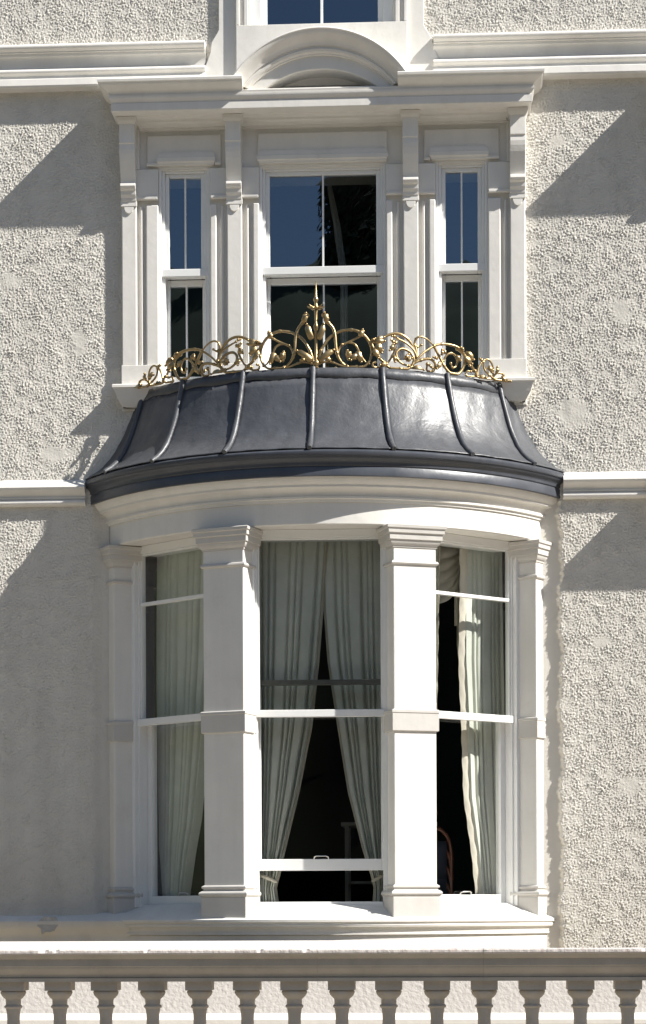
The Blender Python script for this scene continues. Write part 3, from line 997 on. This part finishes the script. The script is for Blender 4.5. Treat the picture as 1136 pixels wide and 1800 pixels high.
FC = (GX, 0.615, 0)
curtain('curtain', FC, [(-0.2, -0.425), (0.26, -0.425), (2.6, -0.43)],
        [(-0.05, -0.30), (0.2, -0.335), (0.26, -0.315), (0.40, -0.285), (0.85, -0.175), (1.30, -0.085), (1.75, -0.035), (2.1, -0.005), (2.6, 0.03)], 0.065, 2.6, 7, 4, M_SAGE,
        'sage green curtain drawn to the left in the middle bay window', 'curtains in the bay window', trim=(1, 0.03), tie=(0.235,), amp=0.045)
curtain('curtain', FC, [(-0.05, 0.345), (0.2, 0.36), (0.26, 0.345), (0.45, 0.285), (0.85, 0.185), (1.30, 0.115), (1.75, 0.05), (2.1, 0.025), (2.6, 0.015)],
        [(-0.2, 0.43), (0.26, 0.43), (2.6, 0.43)], 0.065, 2.6, 7, 8, M_SAGE,
        'sage green curtain drawn to the right in the middle bay window', 'curtains in the bay window', trim=(-1, 0.022), tie=(0.235,), o0=-0.235, amp=0.045)
axm, aom = (0.70 + 1.323) / 2, (0.528 - 0.008) / 2
thw = math.atan2(0.536, 0.623)
FL, FR = (GX - axm, aom, -thw), (GX + axm, aom, thw)
curtain('curtain', FL, [(0.06, -0.37), (0.5, -0.415), (2.6, -0.425)],
        [(0.06, -0.158), (0.2, -0.13), (0.45, -0.075), (0.68, -0.013), (1.2, 0.06), (1.8, 0.14), (2.6, 0.22)], 0.065, 2.6, 8, 15, M_SAGE,
        'sage green curtain gathered inside the left bay window', 'curtains in the bay window', tie=None, amp=0.034)
curtain('curtain', FR, [(0.06, 0.30), (0.44, 0.25), (0.83, 0.175), (1.39, 0.145), (1.78, 0.12), (2.4, 0.13), (2.6, 0.12)],
        [(0.06, 0.46), (0.6, 0.48), (2.6, 0.49)], 0.065, 2.6, 6, 21, M_SAGE,
        'sage green curtain with a cream frill inside the right bay window', 'curtains in the bay window', trim=(-1, 0.075), amp=0.034, o0=-0.20)
curtain('curtain', FR, [(0.06, -0.27), (2.6, -0.27)], [(0.06, -0.25), (1.2, -0.19), (1.6, -0.165), (2.6, -0.14)], 0.065, 2.6, 3, 33, M_SAGE,
        'narrow sage green curtain edge beside the front pillar in the right bay window', 'curtains in the bay window', trim=(1, 0.012), amp=0.02, o0=-0.16)
# swagged cream valance behind the right window
sw = MB(FR)
rows = []
for i in range(25):
    u = i / 24
    row = []
    for j in range(41):
        v = j / 40
        x = 0.02 + 0.21 * u
        z = 2.575 - 0.40 * v + 0.27 * u * v + 0.01 - 0.06 * v * math.sin(math.pi * u)
        o = -0.36 + 0.028 * abs(math.sin(v * math.pi * 4.6 + u * 1.1)) ** 0.7 * (0.5 + 0.5 * math.sin(math.pi * (0.1 + 0.8 * u))) + 0.04 * math.sin(math.pi * u)
        row.append((x, o, z))
    rows.append(row)
sw.grid(rows)
val = sw.build('valance', M_CREAM, None, smooth=180)
tag(val, 'pleated cream swag hanging at the top of the right bay window', 'valance')
jb = MB(FR)
rows = []
for i in range(17):
    u = i / 16
    row = []
    for j in range(25):
        v = j / 24
        ln = 0.50 + 0.48 * u
        row.append((0.16 + 0.12 * u, -0.34 + 0.02 * math.sin(u * 14), 2.54 - ln * v * (1 - 0.12 * math.sin(u * 9))))
    rows.append(row)
jb.grid(rows)
jb.build('valance_tail', M_CREAM, val, smooth=180)
# pale drapes inside the upper middle window
curtain('curtain', (GX, 0.0, 0), [(3.7, 0.10), (4.6, 0.10), (5.0, 0.05), (5.3, 0.0)], [(3.7, 0.15), (4.6, 0.155), (5.0, 0.10), (5.3, 0.035)], 3.75, 5.3, 2, 41, M_NET,
        'pale drape hanging inside the middle of the upper window', None, amp=0.012, o0=-0.42)

# ------------------------------------------------------------------ stacked chairs inside the right window
def chair(z, label, k):
    loc = (0.70, 0.42 + 0.015 * k, z)
    c = thing('chair', label, 'chair', loc, 'stacked chairs inside the right bay window')
    x0, y0 = loc[0], loc[1]
    def tube(pts, r, name, mat, par, sides=8):
        m_ = MB()
        m_.tube([(x0 + p[0], -(y0 + p[1]), z + p[2]) for p in pts], r, sides)
        return m_.build(name, mat, par, smooth=60)
    # the hooped back faces the window, the seat runs into the room
    hoop = []
    for i in range(21):
        q = -1 + 2 * i / 20
        a_ = q * math.pi / 2
        hx = 0.205 * math.copysign(abs(math.sin(a_)) ** 0.6, q)
        hz = 0.62 + 0.30 * max(0.0, math.cos(a_)) ** 0.6
        hoop.append((hx, -0.05 - 0.12 * (hz - 0.62), hz))
    hoop = [(-0.20, 0.03, 0.0), (-0.20, 0.0, 0.42)] + hoop + [(0.20, 0.0, 0.42), (0.20, 0.03, 0.0)]
    tube(hoop, 0.015, 'back_hoop', M_WOOD, c)
    b = MB()
    b.grid([[(x0 - 0.17 + 0.34 * q, -(y0 - 0.045 - 0.03 * w_), z + 0.55 + 0.27 * w_) for w_ in (0, 0.5, 1)] for q in (0, 0.33, 0.66, 1)])
    bo = b.build('back_rest', M_SEAT, c, smooth=60)
    so_ = bo.modifiers.new('pad', 'SOLIDIFY')
    so_.thickness = 0.03
    MB().box(x0 - 0.21, x0 + 0.21, -(y0 + 0.42), -(y0 + 0.01), z + 0.42, z + 0.47).build('seat', M_SEAT, c, bevel=0.015)
    for xx in (-0.19, 0.19):
        tube([(xx, 0.39, 0.43), (xx * 1.03, 0.41, 0.0)], 0.013, 'leg', M_WOOD, c)
    return c
CH = ['topmost chair of the stack of dark hoop backed chairs in the right bay window', 'second chair from the top of the stack in the right bay window',
      'third chair from the top of the stack in the right bay window', 'lowest chair of the stack in the right bay window']
for k in range(4):
    chair(-0.64 + 0.118 * (3 - k), CH[k], k)

# ------------------------------------------------------------------ dim things further back in the room
def inside(mb, name, mat, par, **k):
    return mb.build(name, mat, par, **k)
tb_ = thing('side_table', 'pale side table deep in the dark room behind the middle bay window', 'table', (0.42, 1.9, -0.642))
inside(MB().box(0.05, 0.80, -2.15, -1.70, 0.70, 0.73), 'tabletop', M_NET, tb_, bevel=0.004)
inside(MB().box(0.08, 0.77, -2.12, -1.73, 0.25, 0.27), 'shelf', M_NET, tb_, bevel=0.004)
for xx in (0.08, 0.74):
    for yy in (-2.12, -1.74):
        inside(MB().box(xx, xx + 0.03, yy, yy + 0.03, -0.642, 0.70), 'leg', M_NET, tb_)
CUP = ['white cup at the left end of the row on the side table', 'white cup in the middle of the row on the side table', 'white cup at the right end of the row on the side table']
for k in range(3):
    xx = 0.20 + 0.14 * k
    cp = MB().lathe([(0.028, 0.7302), (0.036, 0.75), (0.043, 0.80), (0.046, 0.83), (0.040, 0.83), (0.030, 0.76)], xx, -1.80, 14).build('cup', M_CHINA, None, smooth=50)
    tag(cp, CUP[k], 'cup', 'white cups on the side table')

# ------------------------------------------------------------------ gilded cresting on the roof
cr = thing('roof_cresting', 'gilded iron scroll cresting with a spiked finial along the lead roof edge', 'cresting', (GX, -(1.655 - BC), 3.69))
STROKES= [('m', [(0.016, 0.041), (0.027, 0.085), (0.045, 0.128), (0.085, 0.192), (0.146, 0.237), (0.216, 0.254), (0.278, 0.248), (0.331, 0.218), (0.371, 0.167), (0.384, 0.106), (0.364, 0.044), (0.323, 0.007), (0.259, -0.005), (0.211, 0.012)]),
  ('m', [(0.055, 0.352), (0.072, 0.317), (0.094, 0.296), (0.12, 0.264), (0.133, 0.215), (0.139, 0.136), (0.153, 0.071), (0.185, 0.027), (0.233, -0.003), (0.277, -0.004)]),
  ('s', [(0.153, 0.075), (0.156, 0.115), (0.179, 0.152), (0.221, 0.17), (0.26, 0.161), (0.282, 0.136), (0.306, 0.086), (0.339, 0.043), (0.362, 0.031)]),
  ('s', [(0.027, 0.028), (0.071, 0.04), (0.11, 0.036), (0.163, 0.015), (0.215, -0.005)]),
  ('s', [(0.181, 0.156), (0.225, 0.174), (0.269, 0.195), (0.309, 0.222), (0.324, 0.246)]),
  ('s', [(0.225, 0.058), (0.211, 0.084), (0.214, 0.106)]),
  ('s', [(0.38, 0.167), (0.402, 0.116), (0.438, 0.064), (0.483, 0.036)]),
  ('m', [(0.375, 0.173), (0.415, 0.179), (0.451, 0.196), (0.478, 0.221), (0.538, 0.243), (0.593, 0.235), (0.644, 0.2), (0.677, 0.154), (0.701, 0.094)]),
  ('s', [(0.375, 0.171), (0.401, 0.119), (0.437, 0.068), (0.482, 0.033)]),
  ('s', [(0.482, 0.031), (0.45, 0.014), (0.414, -0.002), (0.392, 0.009), (0.385, 0.031), (0.403, 0.04)]),
  ('s', [(0.482, 0.035), (0.509, 0.063), (0.532, 0.108), (0.542, 0.14), (0.533, 0.165)]),
  ('m', [(0.482, 0.026), (0.527, 0.0), (0.592, -0.007), (0.644, 0.014), (0.667, 0.038), (0.701, 0.063), (0.754, 0.083), (0.803, 0.087), (0.835, 0.062), (0.834, 0.025), (0.802, 0.001), (0.775, 0.016), (0.778, 0.052)]),
  ('s', [(0.701, 0.094), (0.677, 0.052), (0.653, 0.019)]),
  ('m', [(0.667, 0.034), (0.679, 0.074), (0.663, 0.113), (0.63, 0.139), (0.585, 0.142), (0.554, 0.109), (0.563, 0.066), (0.601, 0.04), (0.648, 0.031)]),
  ('s', [(0.696, 0.093), (0.672, 0.144), (0.621, 0.185), (0.561, 0.211)]),
  ('s', [(0.699, 0.103), (0.698, 0.151), (0.687, 0.185), (0.697, 0.219), (0.73, 0.233), (0.779, 0.218), (0.831, 0.181)]),
  ('s', [(0.697, 0.217), (0.689, 0.186), (0.711, 0.164), (0.735, 0.178)]),
  ('m', [(0.831, 0.181), (0.873, 0.11), (0.904, 0.052), (0.945, 0.01), (0.998, -0.002), (1.05, 0.032), (1.08, 0.098), (1.061, 0.155), (1.009, 0.189), (0.935, 0.201), (0.865, 0.194), (0.805, 0.165), (0.744, 0.122), (0.698, 0.076), (0.662, 0.022)]),
  ('s', [(0.906, 0.087), (0.927, 0.125), (0.958, 0.143), (0.998, 0.134), (1.022, 0.099), (1.009, 0.061), (0.977, 0.049), (0.961, 0.074)]),
  ('m', [(1.02, 0.181), (1.069, 0.148), (1.12, 0.101), (1.163, 0.049)]),
  ('s', [(1.163, 0.044), (1.187, -0.002), (1.231, -0.015), (1.287, -0.011), (1.342, 0.011)]),
  ('s', [(1.177, 0.015), (1.131, -0.006), (1.099, 0.013), (1.106, 0.039), (1.131, 0.037)]),
  ('s', [(1.189, 0.021), (1.211, 0.083), (1.25, 0.125), (1.288, 0.138), (1.324, 0.109), (1.344, 0.058), (1.334, 0.012)]),
  ('s', [(1.25, 0.116), (1.258, 0.072), (1.29, 0.036), (1.339, 0.011)]),
  ('s', [(1.346, 0.018), (1.379, 0.053), (1.434, 0.055), (1.463, 0.024), (1.495, -0.007), (1.531, -0.03)]),
  ('s', [(1.359, 0.007), (1.42, -0.011), (1.455, -0.027), (1.522, -0.034)])]
LEAVES= [((0.027, 0.041), (0.109, 0.128)),
  ((0.023, 0.19), (0.072, 0.281)),
  ((0.083, 0.299), (0.052, 0.361)),
  ((0.296, 0.204), (0.324, 0.249)),
  ((0.238, 0.063), (0.207, 0.106)),
  ((0.286, 0.112), (0.295, 0.033)),
  ((0.38, 0.181), (0.398, 0.199)),
  ((0.402, 0.186), (0.465, 0.198)),
  ((0.278, 0.094), (0.246, 0.041)),
  ((0.398, 0.133), (0.411, 0.063)),
  ((0.411, 0.169), (0.456, 0.109)),
  ((0.102, 0.04), (0.067, 0.067)),
  ((0.401, 0.176), (0.465, 0.192)),
  ((0.392, 0.119), (0.419, 0.076)),
  ((0.401, 0.146), (0.455, 0.126)),
  ((0.537, 0.157), (0.496, 0.128)),
  ((0.542, 0.17), (0.51, 0.186)),
  ((0.547, 0.215), (0.519, 0.222)),
  ((0.556, 0.189), (0.533, 0.161)),
  ((0.537, 0.091), (0.532, 0.047)),
  ((0.611, 0.069), (0.63, 0.106)),
  ((0.62, 0.061), (0.658, 0.073)),
  ((0.667, 0.016), (0.744, 0.014)),
  ((0.853, 0.091), (0.818, 0.105)),
  ((0.873, 0.075), (0.852, 0.02)),
  ((0.883, 0.12), (0.889, 0.156)),
  ((0.914, 0.133), (0.889, 0.152)),
  ((0.783, 0.048), (0.803, 0.023)),
  ((1.086, 0.163), (1.149, 0.127)),
  ((1.069, 0.134), (1.12, 0.078)),
  ((1.064, 0.167), (1.031, 0.183)),
  ((1.097, 0.084), (1.108, 0.068)),
  ((1.226, 0.116), (1.196, 0.125)),
  ((1.288, 0.094), (1.307, 0.043)),
  ((1.275, 0.074), (1.32, 0.072)),
  ((1.359, 0.043), (1.373, 0.09)),
  ((1.42, 0.035), (1.448, -0.006)),
  ((1.463, 0.015), (1.499, -0.02)),
  ((1.201, 0.009), (1.256, -0.0)),
  ((0.998, 0.134), (1.025, 0.093)),
  ((0.482, 0.031), (0.437, 0.013))]
TH0 = -0.012
def ringpt(s, h, off=0.0):
    th = TH0 + s / 1.66
    r_ = 1.655 + off
    return Vector((GX + r_ * math.sin(th), r_ * math.cos(th) - BC + 0.11 * (abs(th) / 0.9) ** 5, 3.694 + max(h, 0.006)))
def spline(pts, n=5):
    out = []
    p = [Vector((a, b, 0)) for a, b in pts]
    for i in range(len(p) - 1):
        a, b, c, d = p[max(i - 1, 0)], p[i], p[i + 1], p[min(i + 2, len(p) - 1)]
        for k in range(n):
            t = k / n
            out.append(0.5 * ((2 * b) + (c - a) * t + (2 * a - 5 * b + 4 * c - d) * t * t + (3 * b - 3 * c + d - a) * t ** 3))
    out.append(p[-1])
    return out
for sgn in (1, -1):
    for q, (kind, pts) in enumerate(STROKES):
        sp = spline(pts)
        r1 = 0.0098 if kind == 'm' else 0.0074
        n = len(sp)
        off = 0.004 * math.sin(q * 2.3)
        P3 = [ringpt(sgn * p.x, p.y, off + 0.006 * math.sin(i * 0.25 + q)) for i, p in enumerate(sp)]
        rr_ = [r1 * (1.0 - 0.35 * max(0, (i / n - 0.6) / 0.4)) for i in range(n)]
        mb = MB().tube(P3, rr_, 7)
        mb.blob(tuple(P3[0]), r1 * 1.5, n=5)
        mb.blob(tuple(P3[-1]), r1 * 1.35, n=5)
        for i in range(8 + q % 5, n - 4, 19):                     # small cast buds along the stem
            d_ = (P3[i + 1] - P3[i - 1]).normalized()
            mb.tube([P3[i] - d_ * 0.012, P3[i], P3[i] + d_ * 0.012], [rr_[i], rr_[i] * 1.35, rr_[i]], 7)
        mb.build('scroll', M_GOLD, cr, smooth=70)
    for q, (a, b) in enumerate(LEAVES):
        A, B = Vector((a[0], a[1])), Vector((b[0], b[1]))
        D_ = B - A
        ln = D_.length
        nn = Vector((-D_.y, D_.x)).normalized()
        side = 1 if q % 2 else -1
        rows = []
        for i in range(9):
            t = i / 8
            wd = 0.30 * ln * math.sin(math.pi * min(1, t * 0.92 + 0.08)) ** 0.8 * (1 + 0.36 * math.sin(t * 17 + q)) + 0.003
            wd = min(wd, 0.020)
            bend = side * 0.16 * ln * t * t
            c_ = A + D_ * t + nn * bend
            ring = []
            for k in range(6):
                an = 2 * math.pi * k / 6
                pp_ = c_ + nn * wd * math.cos(an)
                ring.append(tuple(ringpt(sgn * pp_.x, pp_.y, 0.010 + 0.009 * math.sin(an) + 0.012 * math.sin(t * 3))))
            rows.append(ring)
        mb = MB()
        i_ = mb.grid(rows, close_v=True)
        mb.f.append(list(reversed(i_[0])))
        mb.f.append(i_[-1])
        tip = ringpt(sgn * (B + nn * side * 0.16 * ln).x, (B + nn * side * 0.16 * ln).y, 0.02)
        mb.blob(tuple(tip), 0.0085, n=5)
        mb.build('leaf', M_GOLD, cr, smooth=70)
# finial
fx, fo = GX + 1.655 * math.sin(TH0) + 0.004, 1.655 * math.cos(TH0) - BC
FZ = 3.69
fin = MB().lathe([(0.018, 0.0), (0.020, 0.006), (0.012, 0.014), (0.026, 0.028), (0.022, 0.045), (0.011, 0.058), (0.0085, 0.16), (0.0085, 0.25), (0.014, 0.262), (0.017, 0.280), (0.013, 0.297), (0.0085, 0.306),
                  (0.0105, 0.37), (0.013, 0.388), (0.010, 0.396), (0.022, 0.404), (0.022, 0.414), (0.012, 0.424), (0.010, 0.445), (0.017, 0.458), (0.017, 0.468), (0.009, 0.480), (0.0025, 0.588)], fx, fo, 14)
fin.v = [(a, b, c + FZ) for a, b, c in fin.v]
finial = fin.build('finial', M_GOLD, cr, smooth=60)
for k in range(8):
    an = k * math.pi / 4
    st = MB()
    st.tube([(fx + math.cos(an) * q, fo + math.sin(an) * q, FZ + z) for q, z in ((0.012, 0.409), (0.03, 0.405), (0.048, 0.412), (0.060, 0.420))], [0.008, 0.008, 0.006, 0.003], 6)
    st.build('star_point', M_GOLD, finial, smooth=60)

# ------------------------------------------------------------------ low rendered wall behind the balustrade
lw = thing('low_wall', 'low rough rendered white wall with a moulded ledge behind the dark balusters', 'wall', (0, -1.5, -1.05))
g = MB()
g.prism([(1.20, -1.05), (1.66, -1.05), (1.54, -0.625), (1.44, -0.30), (1.20, -0.29)], 'x', -8, 8).build('wall_body', M_ROUGH, lw)
g = MB()
g.sweep([(-0.1, -0.612), (0.0, -0.617), (0.066, -0.648), (0.072, -0.654), (0.072, -0.682), (0.06, -0.69), (0.02, -0.72), (-0.1, -0.73)], [(-8, 1.545), (8, 1.545)]).build('wall_ledge', M_TRIM, lw, smooth=30)
g = MB()
g.prism([(1.12, -0.29), (1.42, -0.295), (1.445, -0.24), (1.44, -0.205), (1.30, -0.165), (1.12, -0.16)], 'x', -8, 1.36).build('wall_coping', M_TRIM, lw, bevel=0.004)

# ------------------------------------------------------------------ balustrade
ba = thing('balustrade', 'weathered stone balustrade with dark turned balusters across the foreground', 'balustrade', (0, -2.95, -1.05))
CO = [(-0.17, -0.205), (-0.172, -0.372), (0.040, -0.372), (0.042, -0.352), (0.030, -0.348)] + cyma(0.034, -0.344, 0.074, -0.286) + [(0.082, -0.282), (0.083, -0.243), (0.092, -0.240), (0.112, -0.222), (0.122, -0.215)]
CAP = [(-0.19, -0.2125), (0.118, -0.2165), (0.127, -0.2135), (0.130, -0.207), (0.130, -0.194), (0.124, -0.185), (-0.19, -0.195)]
ends = [-7.0, -4.1, -1.72, 0.13, 1.07, 3.4, 7.0]
for a, b in zip(ends, ends[1:]):
    st = MB().sweep(CO, [(a + 0.0004, 2.93), (b - 0.0004, 2.93)]).build('coping_stone', M_STONE, ba, smooth=30)
    # worn top slab with a broken front arris
    n = int((b - a) / 0.02)
    r_ = random.Random(int(a * 100))
    rows = []
    w1 = 0.0
    for i in range(n + 1):
        x = a + 0.0004 + (b - a - 0.0008) * i / n
        w1 = 0.75 * w1 + r_.uniform(-1, 1) * 0.0011
        chip = 0.010 if r_.random() < 0.035 else 0.0
        rows.append([(x, 2.93 + o + (w1 - chip * (k in (4, 5)) if k in (2, 3, 4, 5) else 0), z + (w1 * 0.5 - chip * 0.4 if k in (4, 5) else 0)) for k, (o, z) in enumerate(CAP)])
    mb = MB()
    i_ = mb.grid(rows, close_v=True)
    mb.f.append(list(reversed(i_[0])))
    mb.f.append(i_[-1])
    mb.build('coping_edge', M_CHIP, st)
BP = [(0.066, -0.424), (0.073, -0.430), (0.074, -0.438), (0.068, -0.452), (0.056, -0.466), (0.046, -0.474), (0.044, -0.480), (0.0435, -0.506), (0.050, -0.511), (0.053, -0.517), (0.050, -0.524), (0.043, -0.529),
      (0.042, -0.536), (0.038, -0.56), (0.0365, -0.595), (0.038, -0.63), (0.046, -0.68), (0.062, -0.74), (0.073, -0.79), (0.074, -0.83), (0.062, -0.87), (0.05, -0.885), (0.058, -0.895), (0.07, -0.905), (0.072, -0.92)]
def baluster_mesh():
    mb = MB()
    mb.lathe([(r_, z) for r_, z in BP], 0, 2.865, 20)
    mb.box(-0.076, 0.076, 2.789, 2.941, -0.424, -0.3725)
    mb.box(-0.078, 0.078, 2.787, 2.943, -0.99, -0.92)
    return mb
b0 = baluster_mesh().build('baluster', M_STONE, ba, smooth=45)
b0.location.x = -0.011
for k in range(-16, 17):
    if k:
        c = b0.copy()
        c.location.x = -0.011 + 0.272 * k + rng.uniform(-0.003, 0.003)
        c.rotation_euler.z = rad(rng.uniform(-0.6, 0.6))
        col.objects.link(c)
MB().box(-7, 7, 2.78, 3.08, -1.05, -0.99).build('base_rail', M_STONE, ba, bevel=0.008)
